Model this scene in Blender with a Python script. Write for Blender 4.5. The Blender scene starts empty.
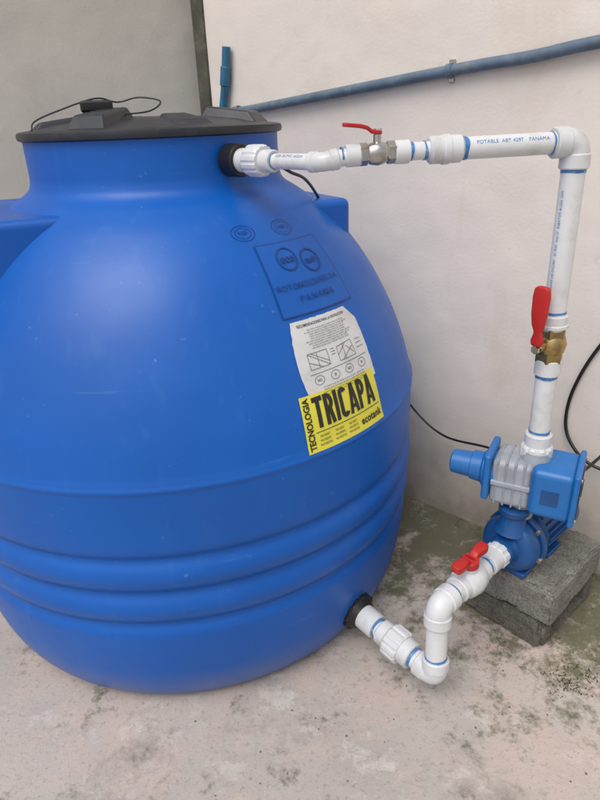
import bpy, math, random, bmesh, bisect
from mathutils import Vector, Matrix, noise
random.seed(4)
V=Vector
scene=bpy.context.scene
scene.view_settings.view_transform='Standard'
scene.view_settings.look='None'
scene.view_settings.exposure=0

# ---------------------------------------------------------------- materials
def new_mat(name):
    m=bpy.data.materials.new(name); m.use_nodes=True
    nt=m.node_tree; b=nt.nodes['Principled BSDF']
    return m,nt,b
def noise_n(nt,scale,detail=4,rough=.55,coord='Object',dist=0,stretch=None):
    tc=nt.nodes.new('ShaderNodeTexCoord')
    n=nt.nodes.new('ShaderNodeTexNoise')
    n.inputs['Scale'].default_value=scale;n.inputs['Detail'].default_value=min(detail,5)
    n.inputs['Roughness'].default_value=rough;n.inputs['Distortion'].default_value=dist
    src=tc.outputs[coord]
    if stretch:
        mp=nt.nodes.new('ShaderNodeMapping'); mp.inputs['Scale'].default_value=stretch
        nt.links.new(src,mp.inputs['Vector']); src=mp.outputs['Vector']
    nt.links.new(src,n.inputs['Vector'])
    return n.outputs['Fac']
def ramp(nt,src,stops):
    r=nt.nodes.new('ShaderNodeValToRGB')
    els=r.color_ramp.elements
    while len(els)<len(stops): els.new(.5)
    for e,(p,c) in zip(els,stops):
        e.position=p; e.color=(*c,1) if isinstance(c,tuple) else (c,c,c,1)
    nt.links.new(src,r.inputs['Fac']); return r.outputs['Color']
def mix(nt,fac,a,b,mode='MIX'):
    m=nt.nodes.new('ShaderNodeMix'); m.data_type='RGBA'; m.blend_type=mode
    for s,v in ((0,fac),(6,a),(7,b)):
        if isinstance(v,bpy.types.NodeSocket): nt.links.new(v,m.inputs[s])
        elif s==0: m.inputs[0].default_value=v
        else: m.inputs[s].default_value=(*v,1)
    return m.outputs[2]
def bump(nt,b,h,strength,dist=.01,prev=None):
    n=nt.nodes.new('ShaderNodeBump'); n.inputs['Strength'].default_value=strength
    n.inputs['Distance'].default_value=dist
    nt.links.new(h,n.inputs['Height'])
    if prev: nt.links.new(prev,n.inputs['Normal'])
    nt.links.new(n.outputs['Normal'],b.inputs['Normal']); return n.outputs['Normal']
def zfade(nt,z0,z1,a,b_,mulnoise=None):
    tc=nt.nodes.new('ShaderNodeTexCoord'); sx=nt.nodes.new('ShaderNodeSeparateXYZ'); nt.links.new(tc.outputs['Object'],sx.inputs[0])
    mr=nt.nodes.new('ShaderNodeMapRange')
    for i,v in zip((1,2,3,4),(z0,z1,a,b_)): mr.inputs[i].default_value=v
    nt.links.new(sx.outputs[2],mr.inputs[0])
    if mulnoise is None: return mr.outputs[0]
    mm=nt.nodes.new('ShaderNodeMath');mm.operation='MULTIPLY';nt.links.new(mr.outputs[0],mm.inputs[0]);nt.links.new(mulnoise,mm.inputs[1])
    return mm.outputs[0]
def simple(name,c,rough=.4,var=.15,scale=14,metal=0,bs=.1,bscale=120,dirt=None,spec=.5):
    m,nt,b=new_mat(name)
    f=noise_n(nt,scale,3)
    c2=tuple(x*(1-var) for x in c)
    col=mix(nt,ramp(nt,f,[(.35,0.0),(.7,1.0)]),c,c2)
    if dirt:
        col=mix(nt,ramp(nt,noise_n(nt,scale*1.7,5,.65),[(.50,0.0),(.75,.65)]),col,dirt)
    nt.links.new(col,b.inputs['Base Color'])
    b.inputs['Roughness'].default_value=rough; b.inputs['Metallic'].default_value=metal
    b.inputs['Specular IOR Level'].default_value=spec
    if bs: bump(nt,b,noise_n(nt,bscale,2),bs,.002)
    return m

M={}
m,nt,b=new_mat('blue_polyethylene')
c=mix(nt,ramp(nt,noise_n(nt,2.2,3),[(.35,0.0),(.7,1.0)]),(.0015,.104,.455),(.001,.086,.39))
c=mix(nt,ramp(nt,noise_n(nt,26,5,stretch=(1,1,.12)),[(.58,0.0),(.80,.20)]),c,(.06,.20,.46))
c=mix(nt,ramp(nt,noise_n(nt,60,3),[(.70,0.0),(.76,.3)]),c,(.20,.34,.52))
c=mix(nt,ramp(nt,noise_n(nt,34,5,.7,stretch=(.12,.12,1.6)),[(.65,0.0),(.74,.25)]),c,(.10,.25,.50))
c=mix(nt,zfade(nt,0,.14,.75,0,noise_n(nt,9,5)),c,(.24,.22,.19))
nt.links.new(c,b.inputs['Base Color'])
nt.links.new(ramp(nt,noise_n(nt,5,5),[(.3,.35),(.75,.49)]),b.inputs['Roughness'])
b.inputs['Specular IOR Level'].default_value=.42
n1=bump(nt,b,noise_n(nt,3.5,2),.3,.02); bump(nt,b,noise_n(nt,220,2),.14,.001,n1)
M['tank']=m
M['emboss_shade']=simple('shaded_emboss_blue',(.001,.045,.22),.40)  # tank blue painted darker, standing in for shade on the moulded relief
M['pvc']=simple('white_pvc',(.70,.71,.715),.27,.08,8,bs=.03,dirt=(.46,.44,.39))
M['pvcfit']=simple('white_pvc_fitting',(.66,.67,.68),.33,.10,10,bs=.05,dirt=(.40,.385,.345))
M['primer']=simple('blue_pipe_primer',(.05,.22,.55),.4,.4,60,bs=0,dirt=(.38,.50,.68))
M['print']=simple('blue_pipe_print',(.05,.22,.50),.5,.1,60,bs=0)
M['black']=simple('black_rubber',(.010,.010,.011),.42)
M['lid']=simple('dark_grey_lid_plastic',(.020,.024,.032),.44,.3,9,bs=.2,dirt=(.050,.052,.056))
M['brass']=simple('brass',(.50,.36,.16),.36,.35,40,metal=1)
M['steel']=simple('nickel_steel',(.55,.53,.50),.32,.25,40,metal=1)
M['red']=simple('red_lever_vinyl',(.50,.016,.013),.40,.15,20)
M['pumpblue']=simple('blue_pump_paint',(.009,.080,.27),.34,.3,18,bs=.35,bscale=70,dirt=(.03,.07,.15))
M['ctrlblue']=simple('blue_controller_plastic',(.012,.150,.45),.38,.12,18,dirt=(.03,.14,.35))
M['grey']=simple('grey_controller_plastic',(.34,.37,.41),.42,.15,18,dirt=(.24,.25,.27))
M['screen']=simple('controller_panel',(.05,.10,.15),.25,.2,18)
M['yellow']=simple('yellow_sticker',(.74,.68,.06),.42,.08,20,bs=.12,bscale=30,dirt=(.62,.57,.10))
M['paper']=simple('white_sticker',(.66,.67,.67),.4,.10,12,bs=.25,bscale=26,dirt=(.48,.46,.42))
M['ink']=simple('black_ink',(.018,.017,.015),.45,bs=0)
M['greyink']=simple('grey_ink',(.14,.15,.17),.5,bs=0)
M['conduit']=simple('grey_blue_conduit',(.12,.175,.245),.55,.35,12,dirt=(.24,.26,.27))
M['bluecap']=simple('teal_blue_fitting',(.03,.16,.28),.45,.35,15)

def plaster(name,c1,c2,stain,st_amt):
    m,nt,b=new_mat(name)
    col=mix(nt,ramp(nt,noise_n(nt,1.3,5,.6),[(.3,0.0),(.7,1.0)]),c1,c2)
    col=mix(nt,ramp(nt,noise_n(nt,3.1,5,.7,dist=.6),[(.55,0.0),(.74,st_amt)]),col,stain)
    col=mix(nt,ramp(nt,noise_n(nt,34,3,.6),[(.66,0.0),(.76,.30)]),col,tuple(x*.75 for x in c2))
    col=mix(nt,ramp(nt,noise_n(nt,7,5,.65,stretch=(1,1,.10)),[(.60,0.0),(.78,.35)]),col,stain)
    col=mix(nt,zfade(nt,0,.42,1.4,0,noise_n(nt,6,5,.65)),col,(.23,.19,.14))
    nt.links.new(col,b.inputs['Base Color']); b.inputs['Roughness'].default_value=.75
    n1=bump(nt,b,noise_n(nt,4,2,.5),.45,.03); bump(nt,b,noise_n(nt,110,3,.6),.18,.004,n1)
    return m
M['wall']=plaster('cream_plaster',(.79,.715,.645),(.74,.67,.605),(.62,.50,.385),.36)
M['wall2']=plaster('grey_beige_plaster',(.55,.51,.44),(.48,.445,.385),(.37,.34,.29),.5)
M['edge']=simple('dark_corner_edge',(.09,.085,.06),.8,.5,9,bs=.4,bscale=40,dirt=(.20,.19,.15))  # dark tone of the strip at the wall corner
m,nt,b=new_mat('stained_concrete')
col=mix(nt,ramp(nt,noise_n(nt,1.6,5,.6),[(.32,0.0),(.68,1.0)]),(.48,.43,.39),(.36,.325,.295))
col=mix(nt,ramp(nt,noise_n(nt,2.7,5,.72,dist=.25),[(.47,0.0),(.63,.7)]),col,(.54,.415,.36))
col=mix(nt,ramp(nt,noise_n(nt,4.0,5,.78),[(.52,0.0),(.64,.50)]),col,(.22,.20,.17))
col=mix(nt,ramp(nt,noise_n(nt,6.5,5,.80),[(.54,0.0),(.67,.65)]),col,(.63,.59,.54))
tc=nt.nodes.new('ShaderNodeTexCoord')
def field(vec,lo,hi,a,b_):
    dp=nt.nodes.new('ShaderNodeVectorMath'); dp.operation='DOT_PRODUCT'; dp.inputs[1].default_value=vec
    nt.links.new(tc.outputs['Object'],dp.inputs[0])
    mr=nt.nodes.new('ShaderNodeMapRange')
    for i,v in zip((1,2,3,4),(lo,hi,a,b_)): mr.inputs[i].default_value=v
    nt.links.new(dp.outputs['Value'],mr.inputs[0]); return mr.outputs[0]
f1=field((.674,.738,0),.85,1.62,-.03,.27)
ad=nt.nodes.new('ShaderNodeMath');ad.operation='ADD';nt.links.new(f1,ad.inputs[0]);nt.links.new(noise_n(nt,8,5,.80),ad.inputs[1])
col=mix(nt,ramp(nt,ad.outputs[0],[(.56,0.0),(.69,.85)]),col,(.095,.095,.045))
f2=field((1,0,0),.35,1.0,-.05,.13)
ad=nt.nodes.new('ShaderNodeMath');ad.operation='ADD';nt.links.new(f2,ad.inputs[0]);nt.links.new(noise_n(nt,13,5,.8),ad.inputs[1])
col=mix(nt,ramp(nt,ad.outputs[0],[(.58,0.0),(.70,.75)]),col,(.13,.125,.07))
col=mix(nt,ramp(nt,noise_n(nt,80,4,.75),[(.55,0.0),(.70,.55)]),col,(.17,.145,.12))
nt.links.new(col,b.inputs['Base Color'])
nt.links.new(ramp(nt,noise_n(nt,3,4),[(.35,.45),(.65,.85)]),b.inputs['Roughness'])
n1=bump(nt,b,noise_n(nt,7,4,.6),.35,.015); bump(nt,b,noise_n(nt,150,3,.7),.4,.003,n1)
M['floor']=m
def blockmat(name,a_,b__,pit):
    m,nt,b=new_mat(name)
    col=mix(nt,ramp(nt,noise_n(nt,14,5,.7),[(.35,0.0),(.68,1.0)]),a_,b__)
    col=mix(nt,ramp(nt,noise_n(nt,190,3,.7),[(.50,0.0),(.62,.75)]),col,pit)
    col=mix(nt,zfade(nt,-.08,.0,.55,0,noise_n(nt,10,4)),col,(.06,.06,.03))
    nt.links.new(col,b.inputs['Base Color']); b.inputs['Roughness'].default_value=.92
    n1=bump(nt,b,noise_n(nt,30,4,.7),.5,.010); bump(nt,b,noise_n(nt,190,3,.7),.9,.006,n1)
    return m
M['block']=blockmat('block_concrete',(.30,.285,.255),(.17,.162,.14),(.075,.07,.062))
M['blockdark']=blockmat('dark_block_concrete',(.19,.178,.15),(.095,.089,.072),(.04,.038,.032))  # darker tone for the lower block
M['moss']=simple('moss',(.06,.08,.022),.9,.4,40)
M['grit']=simple('grit',(.20,.17,.13),.9,.5,40)

# ---------------------------------------------------------------- helpers
def empty(name,loc=(0,0,0),xdir=None):
    e=bpy.data.objects.new(name,None); e.empty_display_size=.1
    scene.collection.objects.link(e)
    mw=Matrix.Translation(loc)
    if xdir is not None:
        mw=mw@Matrix.Rotation(math.atan2(xdir[1],xdir[0]),4,'Z')
    e.matrix_world=mw; return e
def mesh_obj(name,verts,faces,mat,parent=None,smooth=True,auto=None):
    me=bpy.data.meshes.new(name); me.from_pydata([tuple(v) for v in verts],[],faces); me.update()
    if smooth:
        for p in me.polygons: p.use_smooth=True
    if auto and smooth: me.set_sharp_from_angle(angle=math.radians(auto))
    me.materials.append(mat)
    o=bpy.data.objects.new(name,me); scene.collection.objects.link(o)
    if parent: o.parent=parent
    return o
def sweep(name,pts,rad,mat,parent=None,seg=24,auto=35):
    pts=[V(p) for p in pts]; n=len(pts)
    if not isinstance(rad,(list,tuple)): rad=[rad]*n
    tang=[]
    for i in range(n):
        t=(pts[min(i+1,n-1)]-pts[max(i-1,0)])
        if t.length<1e-9: t=tang[-1] if tang else V((0,0,1))
        tang.append(t.normalized())
    up=V((0,0,1)) if abs(tang[0].z)<.9 else V((1,0,0))
    x=(up-tang[0]*up.dot(tang[0])).normalized()
    vs=[];fs=[]
    for i in range(n):
        x=(x-tang[i]*x.dot(tang[i])).normalized(); y=tang[i].cross(x)
        for k in range(seg):
            a=2*math.pi*k/seg
            vs.append(pts[i]+(x*math.cos(a)+y*math.sin(a))*rad[i])
    for i in range(n-1):
        for k in range(seg):
            k2=(k+1)%seg
            fs.append((i*seg+k,i*seg+k2,(i+1)*seg+k2,(i+1)*seg+k))
    fs.append(tuple(range(seg))[::-1]); fs.append(tuple((n-1)*seg+k for k in range(seg)))
    return mesh_obj(name,vs,fs,mat,parent,True,auto)
def frame(p0,p1):
    d=(V(p1)-V(p0)).normalized()
    up=V((0,0,1)) if abs(d.z)<.9 else V((1,0,0))
    x=(up-d*up.dot(d)).normalized(); return d,x,d.cross(x)
def turned(name,p0,p1,prof,mat,parent=None,seg=32,auto=35):
    p0=V(p0);d,x,y=frame(p0,p1)
    vs=[];fs=[];n=len(prof)
    for t,r in prof:
        for k in range(seg):
            a=2*math.pi*k/seg; vs.append(p0+d*t+(x*math.cos(a)+y*math.sin(a))*r)
    for i in range(n-1):
        for k in range(seg):
            k2=(k+1)%seg; fs.append((i*seg+k,i*seg+k2,(i+1)*seg+k2,(i+1)*seg+k))
    fs.append(tuple(range(seg))[::-1]); fs.append(tuple((n-1)*seg+k for k in range(seg)))
    return mesh_obj(name,vs,fs,mat,parent,True,auto)
def collar(name,p0,p1,r,mat,parent=None,b=.002,seg=32):
    L=(V(p1)-V(p0)).length
    return turned(name,p0,p1,[(0,r-b),(b,r),(L-b,r),(L,r-b)],mat,parent,seg)
prs=[0]
def primer(p0,p1,r,parent,amp=.22):
    """smeared ring of blue solvent primer next to a glued joint"""
    p0=V(p0);p1=V(p1);d,x,y=frame(p0,p1);L=(p1-p0).length*.55;seg=56;vs=[];fs=[];prs[0]+=7
    for k in range(seg):
        a=2*math.pi*k/seg; e=V((math.cos(a),math.sin(a),prs[0]))
        w0=noise.noise(e*.8)*L*amp; w1=noise.noise(e*.9+V((5,5,5)))*L*amp*3.4
        for t in (w0-.0005,max(w0+.001,L+w1)): vs.append(p0+d*t+(x*math.cos(a)+y*math.sin(a))*r)
    for k in range(seg):
        k2=(k+1)%seg; fs.append((2*k,2*k2,2*k2+1,2*k+1))
    return mesh_obj('primer_ring',vs,fs,M['primer'],parent,True)
def ribbed(name,p0,p1,r,mat,parent=None,n=12,depth=.12):
    p0=V(p0);L=(V(p1)-p0).length;d,x,y=frame(p0,p1)
    seg=n*6;vs=[];fs=[];prof=[(0,.9),(L*.12,1),(L*.88,1),(L,.9)]
    for t,s in prof:
        for k in range(seg):
            a=2*math.pi*k/seg; rr=r*s*(1-(depth if (k%6) in (0,1) else 0))
            vs.append(p0+d*t+(x*math.cos(a)+y*math.sin(a))*rr)
    for i in range(3):
        for k in range(seg):
            k2=(k+1)%seg; fs.append((i*seg+k,i*seg+k2,(i+1)*seg+k2,(i+1)*seg+k))
    fs.append(tuple(range(seg))[::-1]); fs.append(tuple(3*seg+k for k in range(seg)))
    return mesh_obj(name,vs,fs,mat,parent,True,30)
def box(name,lo,hi,mat,parent=None,bev=.004,seg=3):
    (x0,y0,z0),(x1,y1,z1)=lo,hi
    vs=[(x0,y0,z0),(x1,y0,z0),(x1,y1,z0),(x0,y1,z0),(x0,y0,z1),(x1,y0,z1),(x1,y1,z1),(x0,y1,z1)]
    fs=[(3,2,1,0),(4,5,6,7),(0,1,5,4),(1,2,6,5),(2,3,7,6),(3,0,4,7)]
    o=mesh_obj(name,vs,fs,mat,parent,bev>0)
    if bev>0:
        md=o.modifiers.new('bevel','BEVEL'); md.width=bev; md.segments=seg; md.limit_method='ANGLE'
        o.modifiers.new('wn','WEIGHTED_NORMAL')
    return o
def smoothpath(pts,n=10):
    pts=[V(p) for p in pts]; P=[pts[0]*2-pts[1]]+pts+[pts[-1]*2-pts[-2]]; out=[]
    for i in range(1,len(P)-2):
        a,b_,c,d=P[i-1:i+3]
        for k in range(n):
            t=k/n
            out.append(.5*((2*b_)+(c-a)*t+(2*a-5*b_+4*c-d)*t*t+(3*b_-a-3*c+d)*t**3))
    out.append(pts[-1]); return out
def elbow(name,p,da,db,r,arm,mat,parent):
    p=V(p);da=V(da).normalized();db=V(db).normalized()
    a=p+da*arm;b_=p+db*arm;k=arm*.38
    a2=p+da*k*1.3;b2=p+db*k*1.3
    pts=[a2]
    for i in range(1,12):
        t=i/12; pts.append(a2*(1-t)**2+p*2*t*(1-t)+b2*t*t)
    pts.append(b2)
    sweep(name+'_bend',pts,r*.97,mat,parent,32)
    collar(name+'_socket_a',p+da*k*1.1,a,r*1.06,mat,parent,.0025)
    collar(name+'_socket_b',p+db*k*1.1,b_,r*1.06,mat,parent,.0025)
def text_mesh(s,size,offset=0,space=1.0,align='CENTER'):
    cu=bpy.data.curves.new('txt','FONT'); cu.body=s; cu.size=size; cu.offset=offset; cu.space_character=space
    cu.align_x=align; cu.align_y='CENTER'; cu.resolution_u=3
    o=bpy.data.objects.new('txt',cu); scene.collection.objects.link(o)
    bpy.context.view_layer.update()
    dg=bpy.context.evaluated_depsgraph_get(); me=o.evaluated_get(dg).to_mesh()
    vs=[v.co.copy() for v in me.vertices]; fs=[tuple(p.vertices) for p in me.polygons]
    o.evaluated_get(dg).to_mesh_clear(); bpy.data.objects.remove(o); bpy.data.curves.remove(cu)
    return vs,fs

# ---------------------------------------------------------------- camera
cam=bpy.data.cameras.new('camera'); co=bpy.data.objects.new('camera',cam); scene.collection.objects.link(co)
p=math.radians(25); r=math.radians(2.3)
F=V((0,math.cos(p),-math.sin(p)));U=V((0,math.sin(p),math.cos(p)));R=V((1,0,0))
R2=R*math.cos(r)-U*math.sin(r);U2=U*math.cos(r)+R*math.sin(r)
co.matrix_world=Matrix((( R2.x,U2.x,-F.x,0),(R2.y,U2.y,-F.y,0),(R2.z,U2.z,-F.z,1.30),(0,0,0,1)))
cam.sensor_fit='VERTICAL'; cam.sensor_height=24; cam.lens=18
cam.clip_start=.02; cam.clip_end=300
scene.camera=co
camp=V((0,0,1.30))

# ---------------------------------------------------------------- setting
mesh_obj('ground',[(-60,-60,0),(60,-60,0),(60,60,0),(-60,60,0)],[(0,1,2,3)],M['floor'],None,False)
wn=V((.674,.738,0)).normalized(); wd=V((.738,-.674,0)).normalized()
corner=V((-.285,2.507,0)); corner+=wn*(1.66-wn.dot(corner))
def wall_mesh(name,mat,start,dirv,back,L,H,th):
    vs=[];fs=[]; nx,nz=60,24
    a=start
    for j in range(nz+1):
        for i in range(nx+1):
            q=a+dirv*(L*i/nx)+V((0,0,H*j/nz))
            vs.append(q+back*noise.noise(q*1.7)*.006)
    for j in range(nz):
        for i in range(nx):
            k=j*(nx+1)+i; fs.append((k,k+1,k+nx+2,k+nx+1))
    n0=len(vs)
    vs+= [a+back*.01,a+dirv*L+back*.01,a+dirv*L+back*th,a+back*th]
    vs+= [v+V((0,0,H)) for v in vs[n0:n0+4]]
    f=n0
    fs+=[(f+1,f+2,f+6,f+5),(f+2,f+3,f+7,f+6),(f+3,f,f+4,f+7),(f+4,f+5,f+6,f+7)]
    return mesh_obj(name,vs,fs,mat,None,True,40)
wall_mesh('plaster_wall',M['wall'],corner,wd,wn,5.0,3.0,.15)
d2=V((-.94,-.34,0)).normalized(); b2=V((-.34,.94,0)).normalized()
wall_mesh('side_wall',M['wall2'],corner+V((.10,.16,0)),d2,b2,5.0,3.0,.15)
pe=box('dark_corner_strip',(-.030,-.03,0),(.030,.05,3.0),M['edge'],None,.006)  # narrow dark upright strip where the two walls meet
pe.matrix_world=Matrix.Translation(corner+wd*-.031+wn*.02)@Matrix.Rotation(math.atan2(wd.y,wd.x),4,'Z')

# ---------------------------------------------------------------- tank
C=V((-.339,1.653,0))
keys=[(.309,1.285),(.309,1.22),(.311,1.185),(.323,1.163),(.360,1.139),(.416,1.098),(.478,1.035),(.541,.948),(.596,.845),(.633,.750),(.654,.676),(.6605,.648),(.661,.56),(.661,.40),(.655,.24),(.646,.15),(.631,.08),(.607,.026),(.582,.004)]
raw=[(q.x,q.z) for q in smoothpath([(a,0,b_) for a,b_ in keys],14)]
def rkey(z):
    for (a,b_),(c_,d_) in zip(raw[:-1],raw[1:]):
        if b_>=z>=d_: return a+(c_-a)*((b_-z)/max(b_-d_,1e-9))
    return raw[-1][0]
def R_of(z):
    rr=rkey(z)
    for zi in (.474,.384,.294): rr-=.0105*math.exp(-((z-zi)/.017)**2)
    for zi in (.429,.339): rr+=.004*math.exp(-((z-zi)/.022)**2)
    rr+=.0035*math.exp(-((z-.650)/.005)**2)
    return rr
zs=[q[1] for q in raw if q[1]>.72]+[.72-.004*i for i in range(0,130)]+[q[1] for q in raw if q[1]<.2]
P=[(R_of(z),z) for z in zs]; P.append((.54,.004))
def wob(th,z): return 1+.0018*math.sin(3*th+z*3)+.0012*noise.noise(V((math.cos(th)*2,math.sin(th)*2,z*3)))
tank=empty('water_tank',C)
seg=160;vs=[];fs=[]
for rr,z in P:
    for k in range(seg):
        a=2*math.pi*k/seg; w_=wob(a,z)
        vs.append((rr*w_*math.cos(a),rr*w_*math.sin(a),z))
for i in range(len(P)-1):
    for k in range(seg):
        k2=(k+1)%seg; fs.append((i*seg+k,(i+1)*seg+k,(i+1)*seg+k2,i*seg+k2))
mesh_obj('body',vs,fs,M['tank'],tank,True,50)
for nm,ang,x1,zt in (('lifting_lug_a',205,.64,1.135),('lifting_lug_b',25,.425,1.115)):
    o=box(nm,(.15,-.25,.80),(x1,.25,zt),M['tank'],tank,.018,4)
    o.rotation_euler=(0,0,math.radians(ang))
lp=[(0,1.322),(.08,1.321),(.16,1.317),(.24,1.309),(.295,1.299),(.312,1.297),(.319,1.294),(.321,1.286),(.319,1.279),(.311,1.276),(.304,1.279)]
vs=[];fs=[];seg=120
for rr,z in lp:
    for k in range(seg):
        a=2*math.pi*k/seg; vs.append((max(rr,.001)*math.cos(a),max(rr,.001)*math.sin(a),z))
for i in range(len(lp)-1):
    for k in range(seg):
        k2=(k+1)%seg; fs.append((i*seg+k,(i+1)*seg+k,(i+1)*seg+k2,i*seg+k2))
mesh_obj('lid',vs,fs,M['lid'],tank,True,40)
for i,(a,h) in enumerate(((205,.034),(252,.045),(345,.042),(30,.04),(75,.03),(120,.03),(165,.035),(300,.030))):
    z=1.296
    o=mesh_obj('lid_grip_%d'%i,[(.13,-.045,z),(.13,.045,z),(.295,.055,z-.006),(.295,-.055,z-.006),(.155,-.030,z+h),(.155,.030,z+h),(.265,.036,z+h-.014),(.265,-.036,z+h-.014)],
        [(4,7,6,5),(0,3,7,4),(3,2,6,7),(2,1,5,6),(1,0,4,5)],M['lid'],tank,True)
    md=o.modifiers.new('b','BEVEL'); md.width=.006; md.segments=3; o.modifiers.new('wn','WEIGHTED_NORMAL')
    o.rotation_euler=(0,0,math.radians(a))
o=box('float_switch_box',(-.035,-.022,1.332),(.035,.022,1.356),M['black'],tank,.006); o.location=(-.09,-.15,0); o.rotation_euler=(0,0,.3)
sweep('lid_wire',smoothpath([(-.23,-.19,1.300),(-.225,-.175,1.318),(-.17,-.17,1.338),(-.09,-.15,1.360),(-.05,-.12,1.352),(.0,-.12,1.360),(.05,-.13,1.350),(.03,-.17,1.330),(-.04,-.18,1.325)],8),.0018,M['black'],tank,8)

zz=[.01+i*(1.16)/600 for i in range(601)]; S=[0]
for i in range(600):
    S.append(S[-1]+math.hypot(zz[i+1]-zz[i],rkey(zz[i+1])-rkey(zz[i])))
def s_of(z):
    i=(z-.01)/(1.16)*600; k=int(i); return S[k]+(S[k+1]-S[k])*(i-k)
def z_of(s):
    k=max(0,min(599,bisect.bisect(S,s)-1)); return zz[k]+(zz[k+1]-zz[k])*((s-S[k])/(S[k+1]-S[k]))
def tmap(u,v,th0,z0,off,rot=0):
    c_,s_=math.cos(rot),math.sin(rot); u,v=u*c_-v*s_,u*s_+v*c_
    r0=rkey(z0); th=math.radians(th0)+u/r0
    s=s_of(z0)+v; z=z_of(s); za=z_of(s-.006); zb=z_of(s+.006)
    r1=rkey(z); dr=rkey(zb)-rkey(za); dz=zb-za; l=math.hypot(dr,dz); nr,nz=dz/l,-dr/l
    rr=r1*wob(th,z)+off*nr
    return V((rr*math.cos(th),rr*math.sin(th),z+off*nz))
def patch(name,fn,th0,z0,off,mat,rot=0,nu=24,nv=16):
    vs=[];fs=[]
    for j in range(nv+1):
        for i in range(nu+1):
            u,v=fn(i/nu,j/nv); vs.append(tmap(u,v,th0,z0,off,rot))
    for j in range(nv):
        for i in range(nu):
            k=j*(nu+1)+i; fs.append((k,k+1,k+nu+2,k+nu+1))
    return mesh_obj(name,vs,fs,mat,tank,True)
def rect(u0,v0,u1,v1): return lambda a,b_:(u0+(u1-u0)*a,v0+(v1-v0)*b_)
def label_text(name,s,size,u,v,th0,z0,off,mat,offset=0,space=1,align='CENTER',rot=0,sx=1,vert=False):
    tv,tf=text_mesh(s,size,offset,space,align)
    if vert: out=[tmap(u-q.y,v+q.x*sx,th0,z0,off,rot) for q in tv]
    else: out=[tmap(u+q.x*sx,v+q.y,th0,z0,off,rot) for q in tv]
    return mesh_obj(name,out,tf,mat,tank,False)
# stickers
TH,ZY=-46.7,.718
W,H=.242,.124
patch('yellow_label',rect(-W/2,-H/2,W/2,H/2),TH,ZY,.0014,M['yellow'],nu=40,nv=24)
# block capitals built stroke by stroke so that they bend with the tank wall
def stroke(u0,v0,u1,v1,w_,name='yellow_label_title',th=TH,z=ZY,mat=None,off=.0024):
    d=V((u1-u0,v1-v0,0)); n=V((-d.y,d.x,0)).normalized()*w_/2
    def f(a,b_):
        q=V((u0,v0,0))+d*a+n*(2*b_-1); return q.x,q.y
    patch(name,f,th,z,off,mat or M['ink'],nu=6,nv=1)
def arcs(cu,cv,ru,rv,a0,a1,w_,n=12):
    vs=[];fs=[]
    for k in range(n+1):
        a=math.radians(a0+(a1-a0)*k/n)
        for q in (-w_/2,w_/2): vs.append(tmap(cu+(ru+q)*math.cos(a),cv+(rv+q)*math.sin(a),TH,ZY,.0027))
    for k in range(n): fs.append((2*k,2*k+1,2*k+3,2*k+2))
    mesh_obj('yellow_label_title',vs,fs,M['ink'],tank,True)
hb,ht=-.013,.055; hh=ht-hb; sw=.0108
u=-.091; lw=.0255; gap=.0040
def ltr(ch,u):
    t=sw/2
    if ch=='T': stroke(u-.001,ht-t,u+lw+.001,ht-t,sw); stroke(u+lw/2,hb,u+lw/2,ht-sw,sw); return u+lw
    if ch=='I': stroke(u+t,hb,u+t,ht,sw); return u+sw
    if ch in 'RP':
        stroke(u+t,hb,u+t,ht,sw)
        rv=(hh*.5-sw)/2+t*.4; cv=ht-t-rv
        arcs(u+sw*.95,cv,lw-sw*1.45,rv,-90,90,sw)
        if ch=='R': stroke(u+sw*1.3,cv-rv,u+lw-t*.9,hb+.0006,sw*.95,off=.0030)
        return u+lw
    if ch=='C':
        arcs(u+lw/2,ht-lw*.52,lw/2-t,lw*.52-t,15,180,sw); arcs(u+lw/2,hb+lw*.52,lw/2-t,lw*.52-t,180,345,sw)
        stroke(u+t,hb+lw*.5,u+t,ht-lw*.5,sw); return u+lw
    if ch=='A':
        stroke(u+t*.6,hb,u+lw*.5+.0002,ht,sw*.92); stroke(u+lw-t*.6+.002,hb,u+lw*.5+.0018,ht,sw*.92,off=.0027); stroke(u+sw*.7,hb+hh*.24,u+lw-sw*.6,hb+hh*.24,sw*.75,off=.0030); return u+lw+.002
for ch in 'TRICAPA': u=ltr(ch,u)+gap
label_text('yellow_label_side','TECNOLOGIA',.021,-W/2+.014,0,TH,ZY,.0024,M['ink'],.0007,sx=.85,vert=True)
patch('yellow_label_rule',rect(-W/2+.026,-.0215,W/2-.008,-.0200),TH,ZY,.0024,M['ink'],nv=1)
for i in range(3):
    for j in range(3):
        label_text('yellow_label_small','MAS RESISTENTE'[:10+j],.0072,-W/2+.048+i*.042,-.031-j*.0095,TH,ZY,.0024,M['ink'],.0000,sx=.72)
label_text('yellow_label_brand','ecotank',.025,W/2-.046,-.041,TH,ZY,.0028,M['ink'],.0006,1.06,sx=.88)
TH2,ZW=-44.9,.840
W2,H2=.205,.174
def paper(a,b_):
    u=-W2/2+W2*a; v=-H2/2+H2*b_
    u+=-.012*math.sin(b_*math.pi)*(1-a)+ (.0 if b_<.8 else -(b_-.8)*.14)*a
    u+=.0022*noise.noise(V((a*3,b_*14,2)))*(1 if a in (0,1) else 0)
    v+=.0016*noise.noise(V((a*16,b_*3,7)))*(1 if b_ in (0,1) else 0)
    return u,v
patch('white_label',paper,TH2,ZW,.0012,M['paper'])
gi=M['greyink']
label_text('white_label_head','RECOMENDACIONES PARA LA INSTALACION',.0088,-.012,.075,TH2,ZW,.002,M['ink'],.0001,sx=.85)
random.seed(3)
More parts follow.
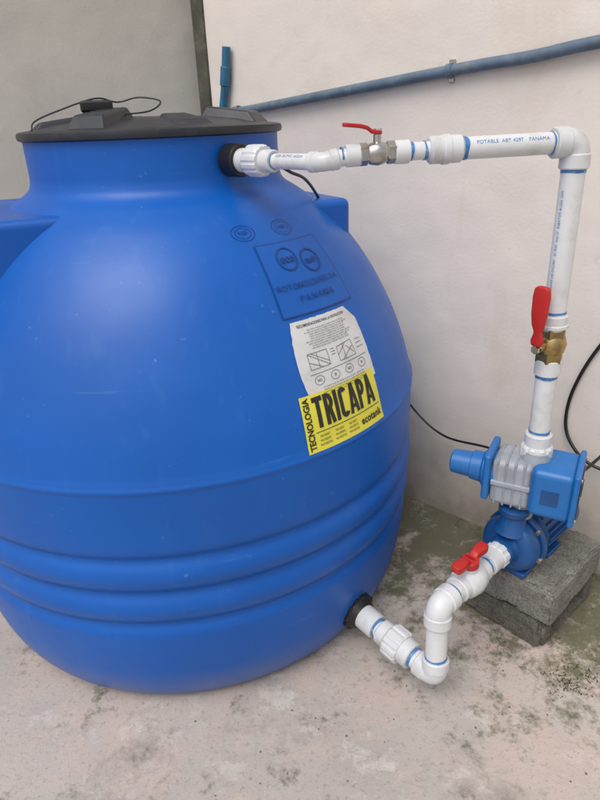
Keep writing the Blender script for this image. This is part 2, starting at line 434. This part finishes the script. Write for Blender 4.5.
for j in range(9):
    label_text('white_label_copy','instalar sobre una base plana y nivelada, firme y lisa  ecotank  agua potable'[random.randint(0,8):66+random.randint(-8,8)],.0056,-.006,.064-j*.0050,TH2,ZW,.002,gi,.0,sx=.93)
def line(u0,v0,u1,v1,w_=.0013): stroke(u0,v0,u1,v1,w_,'white_label_drawing',TH2,ZW,gi,.0020)
for (a,b_,c_,d_) in ((-.085,.014,-.03,.014),(-.085,.014,-.085,-.02),(-.085,-.02,-.03,-.02),(-.03,-.02,-.03,.014),(-.085,.014,-.03,-.02),
    (.0,.010,.05,.014),(.0,.010,-.0,-.022),(.0,-.022,.055,-.022),(.055,-.022,.05,.014),(.065,.0,.085,.0),(.065,-.01,.09,-.01),(.065,.01,.085,.008),
    (-.085,-.004,-.05,-.02),(-.075,.014,-.03,-.012),(.0,-.008,.03,.012),(.01,-.022,.05,.0),(-.02,.01,-.008,.01),(-.02,.004,-.006,.004),(-.02,-.002,-.008,-.002),
    (-.09,-.03,.09,-.03),(-.06,.014,-.06,-.02),(.02,.013,.02,-.022),(.03,.005,.05,-.015)): line(a,b_,c_,d_)
for k in range(4):
    cx=-.07+k*.045
    for i in range(10):
        a0=2*math.pi*i/10;a1_=2*math.pi*(i+1)/10
        line(cx+.013*math.cos(a0),-.045+.010*math.sin(a0),cx+.013*math.cos(a1_),-.045+.010*math.sin(a1_),.0012)
    label_text('white_label_copy',('NO','SI','NO','SI')[k],.008,cx,-.045,TH2,ZW,.002,gi,.0002)
for j in range(4):
    label_text('white_label_copy','no instalar cerca de fuentes de calor ni apoyar objetos pesados en la tapa'[j*2:60+j*3],.0054,0,-.062-j*.0056,TH2,ZW,.002,gi,.0)
# moulded maker panel
TH3,ZL=-44.6,.997
patch('embossed_panel',rect(-.098,-.082,.098,.082),TH3,ZL,.0025,M['tank'])
for (u0,v0,u1,v1) in ((-.101,-.085,.101,-.082),(-.101,.082,.101,.085),(-.101,-.082,-.098,.082),(.098,-.082,.101,.082)):
    patch('embossed_frame',rect(u0,v0,u1,v1),TH3,ZL,.0024,M['emboss_shade'],nu=16,nv=10)
def ring(cu,cv,ra,rb,name='embossed_ring',th=TH3,z=ZL,off=.0046,sq=1.0):
    vs=[];fs=[];n=40
    for k in range(n):
        a=2*math.pi*k/n
        for q in (ra,rb): vs.append(tmap(cu+q*math.cos(a),cv+q*math.sin(a)*sq,th,z,off))
    for k in range(n):
        k2=(k+1)%n; fs.append((2*k,2*k+1,2*k2+1,2*k2))
    mesh_obj(name,vs,fs,M['emboss_shade'],tank,True)
ring(-.032,.042,.025,.0285); ring(.034,.028,.025,.0285)
label_text('embossed_text','eco',.028,-.032,.042,TH3,ZL,.0052,M['emboss_shade'],.0006)
label_text('embossed_text','tank',.021,.034,.028,TH3,ZL,.0052,M['emboss_shade'],.0004)
label_text('embossed_text','ROTOMOLDING S.A.',.0185,0,-.022,TH3,ZL,.0052,M['emboss_shade'],.0001,1.10)
label_text('embossed_text','PANAMA',.0200,0.004,-.052,TH3,ZL,.0052,M['emboss_shade'],.0002,1.35)
for th in (-57,-43):
    ring(0,0,.0265,.028,'embossed_seal',th,1.088,.0012,.75); ring(0,0,.018,.0192,'embossed_seal',th,1.088,.0012,.75)
    label_text('embossed_seal_text','NSF',.014,0,0,th,1.088,.0012,M['emboss_shade'],.0)

# ---------------------------------------------------------------- upper pipework
Z1=1.226
n0=V((-.112,1.395,Z1)); n1=V((.0605,1.215,Z1)); e_top=V((.562,1.268,1.242))
d01=(n1-n0).normalized()
top=empty('upper_pvc_pipe',(0,0,0))
collar('tank_flange',n0-d01*.03,n0+d01*.012,.034,M['black'],top)
collar('tank_adapter',n0+d01*.010,n0+d01*.024,.0245,M['pvcfit'],top)
ribbed('union_nut',n0+d01*.040,n0+d01*.085,.032,M['pvcfit'],top,12,.06)
collar('adapter_body',n0+d01*.020,n0+d01*.115,.0220,M['pvcfit'],top)
primer(n0+d01*.115,n0+d01*.122,.0157,top)
collar('thin_pipe',n0+d01*.10,n1,.0150,M['pvc'],top)
d12=(V((e_top.x,e_top.y,1.242))-n1).normalized()
vc=n1+d12*.105+V((0,0,.008))
a1=vc-d12*.045; dq=(a1-n1).normalized()
elbow('thin_elbow',n1,-d01,dq,.0180,.032,M['pvcfit'],top)
collar('thin_pipe_b',n1+dq*.02,a1,.0155,M['pvc'],top)
primer(a1-d12*.024,a1-d12*.017,.0163,top)
collar('thread_adapter',a1-d12*.016,a1+d12*.012,.0205,M['pvcfit'],top)
dE=(e_top-vc).normalized()
collar('thread_adapter_b',vc+dE*.033,vc+dE*.062,.0215,M['pvcfit'],top)
collar('pipe_b',vc+dE*.05,vc+dE*.12,.0165,M['pvc'],top)
primer(vc+dE*.062,vc+dE*.072,.0173,top)
primer(vc+dE*.090,vc+dE*.100,.0173,top)
collar('reducer',vc+dE*.100,vc+dE*.165,.0255,M['pvcfit'],top,.004)
collar('reducer_lip',vc+dE*.125,vc+dE*.140,.0275,M['pvcfit'],top)
primer(vc+dE*.166,vc+dE*.178,.0215,top)
collar('horizontal_pipe',vc+dE*.150,e_top-dE*.02,.0208,M['pvc'],top)
primer(e_top-dE*.056,e_top-dE*.050,.0215,top)
rb=V((.573,1.268,.55))
dn=(rb-e_top).normalized()
elbow('corner_elbow',e_top,-dE,dn,.0275,.050,M['pvcfit'],top)
PR=.0236
vv=e_top+dn*.418
collar('riser_pipe',e_top+dn*.03,vv-dn*.05,PR,M['pvc'],top)
primer(e_top+dn*.051,e_top+dn*.062,PR+.0007,top)
primer(vv-dn*.076,vv-dn*.069,PR+.0007,top)
collar('valve_adapter_top',vv-dn*.068,vv-dn*.034,.0290,M['pvcfit'],top)
collar('valve_adapter_lip',vv-dn*.048,vv-dn*.038,.0315,M['pvcfit'],top)
collar('valve_adapter_bottom',vv+dn*.036,vv+dn*.074,.0290,M['pvcfit'],top)
primer(vv+dn*.075,vv+dn*.088,PR+.0010,top)
collar('riser_pipe_b',vv+dn*.06,rb-dn*.03,PR,M['pvc'],top)
primer(rb-dn*.056,rb-dn*.047,PR+.0010,top)
ribbed('riser_nut',rb-dn*.016,rb+dn*.030,.037,M['pvcfit'],top,10,.07)
collar('riser_socket',rb-dn*.046,rb-dn*.010,.031,M['pvcfit'],top)
collar('riser_neck',rb+dn*.02,rb+dn*.055,.027,M['pvcfit'],top)
def pipe_text(s,size,p0,d,rad,parent,t0,angle):
    tv,tf=text_mesh(s,size,.0,1.05,'LEFT')
    d=V(d).normalized(); up=V((0,0,1))
    x=(up-d*up.dot(d)).normalized(); y=x.cross(d)*-1
    if y.dot(camp-p0)<0: y=-y
    out=[]
    for q in tv:
        a=angle-q.y/rad
        out.append(p0+d*(t0+q.x)+(x*math.cos(a)+y*math.sin(a))*(rad+.0005))
    mesh_obj('pipe_print',out,tf,M['print'],parent,False)
pipe_text('POTABLE  ABT 4297',.0100,vc,dE,.0208,top,.188,math.radians(60))
pipe_text('PANAMA',.0100,vc,dE,.0208,top,.188+.103,math.radians(60))
pipe_text('SDR 26 PVC AGUA',.009,n0,d01,.015,top,.130,math.radians(45))
tv,tf=text_mesh('PVC AGUA POTABLE  32 mm  SDR 26   HECHO EN PANAMA',.008,.0,1.05,'LEFT')
x=V((math.cos(math.radians(-150)),math.sin(math.radians(-150)),0)); y=dn.cross(x)
mesh_obj('pipe_print',[e_top+dn*(.09+q.x*.95)+(x*math.cos(q.y/PR)+y*math.sin(q.y/PR))*(PR+.0005) for q in tv],tf,M['print'],top,False)

def hexn(name,p0,p1,r,mat,par):
    L=(V(p1)-V(p0)).length
    return turned(name,p0,p1,[(0,r*.93),(.002,r),(L-.002,r),(L,r*.93)],mat,par,6,20)
bv=empty('ball_valve',(0,0,0))
hexn('hex_end_a',vc-d12*.040,vc-d12*.018,.0205,M['steel'],bv)
hexn('hex_end_b',vc+d12*.018,vc+d12*.040,.0205,M['steel'],bv)
turned('valve_ball_housing',vc-d12*.022,vc+d12*.022,[(0,.014),(.008,.019),(.022,.022),(.036,.019),(.044,.014)],M['steel'],bv)
collar('stem',vc+V((0,0,.015)),vc+V((0,0,.034)),.0075,M['steel'],bv,.001,16)
hexn('stem_nut',vc+V((0,0,.034)),vc+V((0,0,.043)),.0085,M['steel'],bv)
def lever(parent,base,dirv,nrm,L,w0,w1,th,rise,mat):
    base=V(base);dirv=V(dirv).normalized();nrm=V(nrm).normalized();s=dirv.cross(nrm)
    secs=[(-.10,w0*.8,0),(0,w0,0),(.16,w0*.62,.0),(.30,w1*.8,rise*.75),(.5,w1,rise),(.8,w1*1.08,rise),(.95,w1*.95,rise),(1.0,w1*.6,rise)]
    vs=[];fs=[];n=len(secs)
    for t,w_,h in secs:
        c_=base+dirv*(t*L)+nrm*h
        for sx_,sy_ in ((-1,-1),(1,-1),(1,1),(-1,1)): vs.append(c_+s*(sx_*w_/2)+nrm*(sy_*th/2))
    for i in range(n-1):
        for k in range(4):
            k2=(k+1)%4; fs.append((i*4+k,i*4+k2,(i+1)*4+k2,(i+1)*4+k))
    fs.append((3,2,1,0)); fs.append(tuple((n-1)*4+k for k in range(4)))
    o=mesh_obj('lever',vs,fs,mat,parent,True)
    md=o.modifiers.new('b','BEVEL'); md.width=th*.35; md.segments=3; md.limit_method='ANGLE'
    return o
lever(bv,vc+V((0,0,.037)),V((-.95,-.30,.10)),V((0,0,1)),.070,.018,.014,.007,.008,M['red'])
bb=empty('ball_valve',(0,0,0)); ez=dn
hexn('hex_end_a',vv-ez*.042,vv-ez*.016,.031,M['brass'],bb)
hexn('hex_end_b',vv+ez*.016,vv+ez*.042,.031,M['brass'],bb)
turned('valve_ball_housing',vv-ez*.025,vv+ez*.025,[(0,.024),(.008,.030),(.025,.034),(.042,.030),(.050,.024)],M['brass'],bb)
sd=V((-.80,-.60,0)).normalized()
collar('stem',vv+sd*.02,vv+sd*.050,.010,M['brass'],bb,.001,16)
hexn('stem_nut',vv+sd*.054,vv+sd*.064,.010,M['steel'],bb)
lever(bb,vv+sd*.052+V((0,0,.004)),V((0,0,1)),sd,.020,.022,.020,.004,.0,M['steel'])
lever(bb,vv+sd*.058+V((0,0,.020)),V((0,0,1)),sd,.122,.028,.036,.013,.004,M['red'])

# ---------------------------------------------------------------- lower pipework
low=empty('lower_pvc_pipe',(0,0,0))
o0=V((.128,1.222,.102)); eb=V((.296,1.018,.086)); et=V((.299,1.046,.275))
dl=(eb-o0).normalized()
turned('tank_bulkhead',o0-dl*.06,o0+dl*.04,[(0,.052),(.056,.054),(.062,.050),(.075,.046),(.082,.040),(.09,.036)],M['black'],low)
ribbed('bulkhead_nut',o0-dl*.008,o0+dl*.016,.052,M['black'],low,12,.08)
collar('adapter',o0+dl*.025,o0+dl*.078,.0335,M['pvcfit'],low,.004)
primer(o0+dl*.079,o0+dl*.091,.0262,low)
collar('outlet_pipe',o0+dl*.07,eb,.0250,M['pvc'],low)
collar('adapter_b',o0+dl*.092,o0+dl*.125,.033,M['pvcfit'],low,.003)
ribbed('union_nut',o0+dl*.122,o0+dl*.170,.044,M['pvcfit'],low,12,.06)
collar('union_tail',o0+dl*.165,o0+dl*.198,.035,M['pvcfit'],low,.003)
primer(o0+dl*.199,o0+dl*.208,.0262,low)
up_=(et-eb).normalized(); ax=V((.745,.667,0)).normalized()
elbow('low_elbow',eb,-dl,up_,.0305,.050,M['pvcfit'],low)
collar('short_riser',eb+up_*.03,et-up_*.03,.0255,M['pvc'],low)
primer(eb+up_*.051,eb+up_*.062,.0263,low)
elbow('high_elbow',et,-up_,ax,.0305,.050,M['pvcfit'],low)
collar('suction_pipe',et+ax*.03,et+ax*.29,.0245,M['pvc'],low)
primer(et+ax*.051,et+ax*.064,.0253,low)
primer(et+ax*.190,et+ax*.200,.0253,low)
collar('pump_adapter',et+ax*.200,et+ax*.240,.031,M['pvcfit'],low,.003)
ribbed('pump_adapter_nut',et+ax*.237,et+ax*.263,.034,M['pvcfit'],low,8,.08)
pv=empty('pvc_ball_valve',(0,0,0)); vcp=et+ax*.128
turned('valve_body',vcp-ax*.056,vcp+ax*.056,[(0,.029),(.003,.032),(.022,.032),(.028,.037),(.056,.042),(.084,.037),(.090,.032),(.109,.032),(.112,.029)],M['pvcfit'],pv)
vup=V((-.10,-.16,1)).normalized()
collar('stem_boss',vcp+vup*.025,vcp+vup*.052,.020,M['pvcfit'],pv)
collar('handle_hub',vcp+vup*.048,vcp+vup*.074,.021,M['red'],pv,.004)
lever(pv,vcp+vup*.066,ax,vup,.064,.032,.025,.020,.010,M['red'])
lever(pv,vcp+vup*.066,-ax,vup,.064,.032,.025,.020,.010,M['red'])

# ---------------------------------------------------------------- pump
PC=et+ax*.302
pump=empty('water_pump',PC,ax)
pb=M['pumpblue']
turned('suction_port',(-.042,0,0),(.0,0,0),[(0,.034),(.008,.036),(.014,.034),(.03,.038),(.045,.05)],pb,pump)
turned('volute',(-.010,0,0),(.06,0,0),[(0,.050),(.004,.062),(.010,.071),(.022,.076),(.040,.076),(.050,.072),(.054,.066)],pb,pump,48)
turned('volute_back_flange',(.038,0,0),(.06,0,0),[(0,.080),(.004,.083),(.014,.083),(.018,.080)],pb,pump,48)
for k in range(6):
    a=2*math.pi*k/6+.3; y_,z=.078*math.cos(a),.078*math.sin(a)
    hexn('flange_bolt',(.026,y_,z),(.042,y_,z),.007,M['steel'],pump)
box('volute_rib',(-.012,-.008,-.07),(.0,.008,.07),pb,pump,.003)
turned('discharge_port',(.012,0,.05),(.012,0,.14),[(0,.045),(.02,.034),(.045,.031),(.055,.038),(.068,.038),(.070,.035)],pb,pump,32)
turned('motor_bracket',(.055,0,0),(.10,0,0),[(0,.060),(.012,.05),(.03,.055),(.04,.066)],pb,pump,40)
turned('motor_body',(.09,0,0),(.26,0,0),[(0,.056),(.004,.060),(.155,.060),(.16,.056)],pb,pump,40)
for k in range(20):
    f=box('motor_fin',(.098,-.0018,.057),(.235,.0018,.069),pb,pump,.0008,1); f.rotation_euler=(2*math.pi*k/20,0,0)
turned('motor_end_cover',(.235,0,0),(.28,0,0),[(0,.066),(.006,.070),(.028,.069),(.040,.058),(.043,.045)],pb,pump,40)
box('terminal_box',(.12,-.04,.055),(.20,.04,.092),pb,pump,.008)
box('foot',(.0,-.055,-.080),(.05,.055,-.066),pb,pump,.004)
box('foot_rear',(.12,-.06,-.080),(.20,.06,-.068),pb,pump,.004)
box('foot_web',(.125,-.022,-.075),(.195,.022,-.05),pb,pump,.004)

KC=V((.563,1.262,.468)); kd=V((.87,-.49,0))
kt=empty('pump_pressure_controller',KC,kd)
cb=M['ctrlblue']; gy=M['grey']
turned('check_cap',(-.195,0,.008),(-.05,0,.008),[(0,.024),(.004,.031),(.052,.034),(.054,.038),(.080,.040),(.086,.048),(.12,.050)],cb,kt,40)
box('grey_body',(-.086,-.052,-.062),(.012,.052,.062),gy,kt,.016,4)
for i in range(4):
    x0=-.074+i*.021
    box('body_rib',(x0,-.0545,-.060),(x0+.006,.0545,.0645),gy,kt,.003,2)
box('body_band',(-.084,-.0560,-.006),(.010,.0560,.008),gy,kt,.003)
box('blue_flange',(-.104,-.060,-.052),(-.086,.060,.074),cb,kt,.007)
box('blue_housing',(.008,-.068,-.062),(.108,.068,.068),cb,kt,.018,4)
box('blue_lip',(.102,-.073,-.067),(.116,.073,.074),cb,kt,.006)
box('display_panel',(.1165,-.050,-.042),(.1195,.050,.046),M['screen'],kt,.002)
box('display_window',(.1198,-.038,.006),(.1215,.0,.034),M['ink'],kt,.001)
box('badge',(.036,-.0690,-.020),(.076,-.0680,.020),M['pumpblue'],kt,0)
turned('outlet_neck',(0.008,0,.05),(.008,0,.085),[(0,.034),(.02,.034),(.03,.03),(.035,.03)],gy,kt)
turned('inlet_neck',(-.01,0,-.105),(-.01,0,-.05),[(0,.030),(.01,.030),(.045,.033)],gy,kt)
for k in range(4):
    y_=(-.058,.058)[k%2]; z=(-.052,.060)[k//2]
    hexn('housing_screw',(.1165,y_,z),(.1195,y_,z),.004,M['steel'],kt)

# ---------------------------------------------------------------- concrete blocks
def rough_box(name,sx,sy,sz,mat,loc,ang,amp=.002,seedv=0,core=None):
    bm=bmesh.new(); bmesh.ops.create_cube(bm,size=1)
    bmesh.ops.scale(bm,vec=(sx,sy,sz),verts=bm.verts)
    bmesh.ops.bevel(bm,geom=bm.edges[:],offset=.004,segments=2,affect='EDGES')
    bmesh.ops.subdivide_edges(bm,edges=[e for e in bm.edges if e.calc_length()>.04],cuts=34,use_grid_fill=True)
    for v in bm.verts:
        ex=sum(1 for a_,h in zip(v.co,(sx/2,sy/2,sz/2)) if abs(a_)>h-.011)
        k=max(0,noise.noise(v.co*26+V((seedv,3,1)))-.05)*.034 if ex>=2 else 0
        d=noise.noise_vector(v.co*9+V((seedv,0,0)))*amp+noise.noise_vector(v.co*90)*amp*.6
        v.co+=d-v.co.normalized()*k
    me=bpy.data.meshes.new(name); bm.to_mesh(me); bm.free()
    for p_ in me.polygons: p_.use_smooth=True
    me.set_sharp_from_angle(angle=math.radians(38))
    me.materials.append(mat); o=bpy.data.objects.new(name,me); scene.collection.objects.link(o)
    o.location=loc; o.rotation_euler=(0,0,ang)
    if core:
        (lo,hi)=core
        cvs=[(x_,y_,z_) for z_ in (lo[2],hi[2]) for x_,y_ in ((lo[0],lo[1]),(hi[0],lo[1]),(hi[0],hi[1]),(lo[0],hi[1]))]
        cme=bpy.data.meshes.new('core'); cme.from_pydata(cvs,[],[(3,2,1,0),(4,5,6,7),(0,1,5,4),(1,2,6,5),(2,3,7,6),(3,0,4,7)]); cme.materials.append(mat)
        cobj=bpy.data.objects.new('core',cme); scene.collection.objects.link(cobj); cobj.location=loc; cobj.rotation_euler=(0,0,ang)
        md=o.modifiers.new('bool','BOOLEAN'); md.operation='DIFFERENCE'; md.object=cobj; md.solver='EXACT'
        bpy.context.view_layer.update()
        dg=bpy.context.evaluated_depsgraph_get()
        nm=bpy.data.meshes.new_from_object(o.evaluated_get(dg)); o.modifiers.clear(); o.data=nm
        bpy.data.objects.remove(cobj)
    return o
bc=V((.640,1.335,0))
rough_box('concrete_block',.302,.246,.102,M['block'],bc+V((.004,.0,.143)),math.radians(43),.003,1)
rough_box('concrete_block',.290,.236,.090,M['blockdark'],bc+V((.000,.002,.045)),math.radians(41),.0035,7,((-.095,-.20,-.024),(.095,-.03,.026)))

# ---------------------------------------------------------------- conduit on the wall
con=empty('wall_conduit',(0,0,0))
pts=[(-.24,2.44,1.330),(-.10,2.33,1.342),(.437,1.823,1.405),(.60,1.672,1.420),(.715,1.565,1.437),(1.1,1.215,1.48)]
pts=[V(q)+wn*(1.640-wn.dot(V(q))) for q in pts]
sweep('conduit_run',smoothpath(pts,8),.0145,M['conduit'],con,20)
s0=pts[0]
sweep('conduit_riser',smoothpath([s0-wd*.02+V((0,0,-.03)),s0+wd*.0+V((0,0,.01)),s0+wd*.025+V((0,0,.10)),s0+wd*.045+V((0,0,.21))],8),.0145,M['bluecap'],con,20)
collar('conduit_cap',s0+wd*.022+V((0,0,.09)),s0+wd*.034+V((0,0,.15)),.018,M['bluecap'],con)
collar('conduit_tee',s0+wd*.0+V((0,0,-.01)),s0+wd*.09+V((0,0,.008)),.0185,M['conduit'],con)
cc=pts[2]; dcc=(pts[3]-pts[1]).normalized()
collar('clamp_band',cc-dcc*.009,cc+dcc*.009,.0175,M['conduit'],con,.001)
box('clamp_foot',(-.008,-.004,-.028),(.008,.004,.027),M['steel'],con,.001).matrix_world=Matrix.Translation(cc+wn*.012)@Matrix.Rotation(math.atan2(wd.y,wd.x),4,'Z')

# ---------------------------------------------------------------- cables
def cable(name,pts,r=.0042):
    return sweep(name,smoothpath(pts,10),r,M['black'],None,10)
cable('float_switch_cable',[(-.03,1.40,1.215),(.0,1.43,1.195),(.04,1.52,1.165),(.10,1.76,1.06),(.20,1.94,.90),(.26,1.93,.65),(.33,1.86,.48),(.40,1.80,.385),(.47,1.71,.350),(.56,1.57,.385),(.62,1.47,.40),(.67,1.42,.37)],.0036)
def onwall(az,sl,off=.012):
    Y=(1.66-off)/(.674*az+.738)
    return V((az*Y,Y,1.30+sl*Y))
cable('power_cable',[onwall(.66,-.24),onwall(.55,-.365),onwall(.505,-.46),onwall(.50,-.54),onwall(.53,-.60,.03),onwall(.58,-.64,.03),onwall(.66,-.66,.02)],.0048)
cable('power_cable',[onwall(.70,-.56),onwall(.62,-.575,.02),V((.74,1.33,.45)),V((.70,1.30,.45))],.0042)

# ---------------------------------------------------------------- moss and grit
random.seed(9)
vs=[];fs=[]
def tuft(c_,n,s):
    for i in range(n):
        a=random.uniform(0,6.28);l=random.uniform(.3,1)*s; q=V((c_.x+random.gauss(0,s*1.4),c_.y+random.gauss(0,s*1.4),.001))
        t=V((math.cos(a)*l*.6,math.sin(a)*l*.6,l*.5)); sd_=V((-math.sin(a),math.cos(a),0))*l*.22
        k=len(vs); vs.extend([q-sd_,q+sd_,q+t*.6+sd_*.9,q+t,q+t*.6-sd_*.9]); fs.append((k,k+1,k+2,k+3,k+4))
for i in range(110):
    t=random.uniform(1.0,2.6); tuft(corner+wd*t-wn*abs(random.gauss(.015,.04)),14,.006)
for i in range(70):
    tuft(V((.60,1.20,0))+V((random.uniform(-.17,.28),random.uniform(-.12,.1),0)),8,.005)
for i in range(16):
    tuft(V((.66,1.05,0))+V((random.gauss(0,.03),random.gauss(0,.03),0)),16,.008)
mesh_obj('moss',vs,fs,M['moss'],None,False)
vs=[];fs=[]
for i in range(260):
    if random.random()<.6:
        c_=corner+wd*random.uniform(.9,2.7)-wn*abs(random.gauss(.03,.09))
    else: c_=V((random.uniform(-.3,.9),random.uniform(.55,1.4),0))
    if (c_-C).length<.62: continue
    s=random.uniform(.0012,.0038); k=len(vs)
    for dx,dy,dz in ((1,0,0),(0,1,0),(-1,0,0),(0,-1,0),(0,0,1)):
        vs.append(V((c_.x+dx*s*random.uniform(.6,1.3),c_.y+dy*s*random.uniform(.6,1.3),.0004+dz*s*.9)))
    fs+=[(k,k+1,k+4),(k+1,k+2,k+4),(k+2,k+3,k+4),(k+3,k,k+4)]
mesh_obj('grit',vs,fs,M['grit'],None,False)

# ---------------------------------------------------------------- light
wld=bpy.data.worlds.new('World'); scene.world=wld; wld.use_nodes=True
nt=wld.node_tree; bg=nt.nodes['Background']
sky=nt.nodes.new('ShaderNodeTexSky'); sky.sky_type='NISHITA'; sky.sun_disc=False
el,az=math.radians(60),math.radians(215)
sky.sun_elevation=el; sky.sun_rotation=az; sky.dust_density=3.5; sky.air_density=1
hs=nt.nodes.new('ShaderNodeHueSaturation'); hs.inputs['Saturation'].default_value=.40
nt.links.new(sky.outputs[0],hs.inputs['Color']); nt.links.new(hs.outputs[0],bg.inputs['Color'])
bg.inputs['Strength'].default_value=.15
sl=bpy.data.lights.new('sun','SUN'); sl.energy=1.45; sl.angle=math.radians(45); sl.color=(1,.97,.93)
so=bpy.data.objects.new('sun',sl); scene.collection.objects.link(so)
dirv=V((math.sin(az)*math.cos(el),math.cos(az)*math.cos(el),math.sin(el)))
so.rotation_euler=dirv.to_track_quat('Z','Y').to_euler()
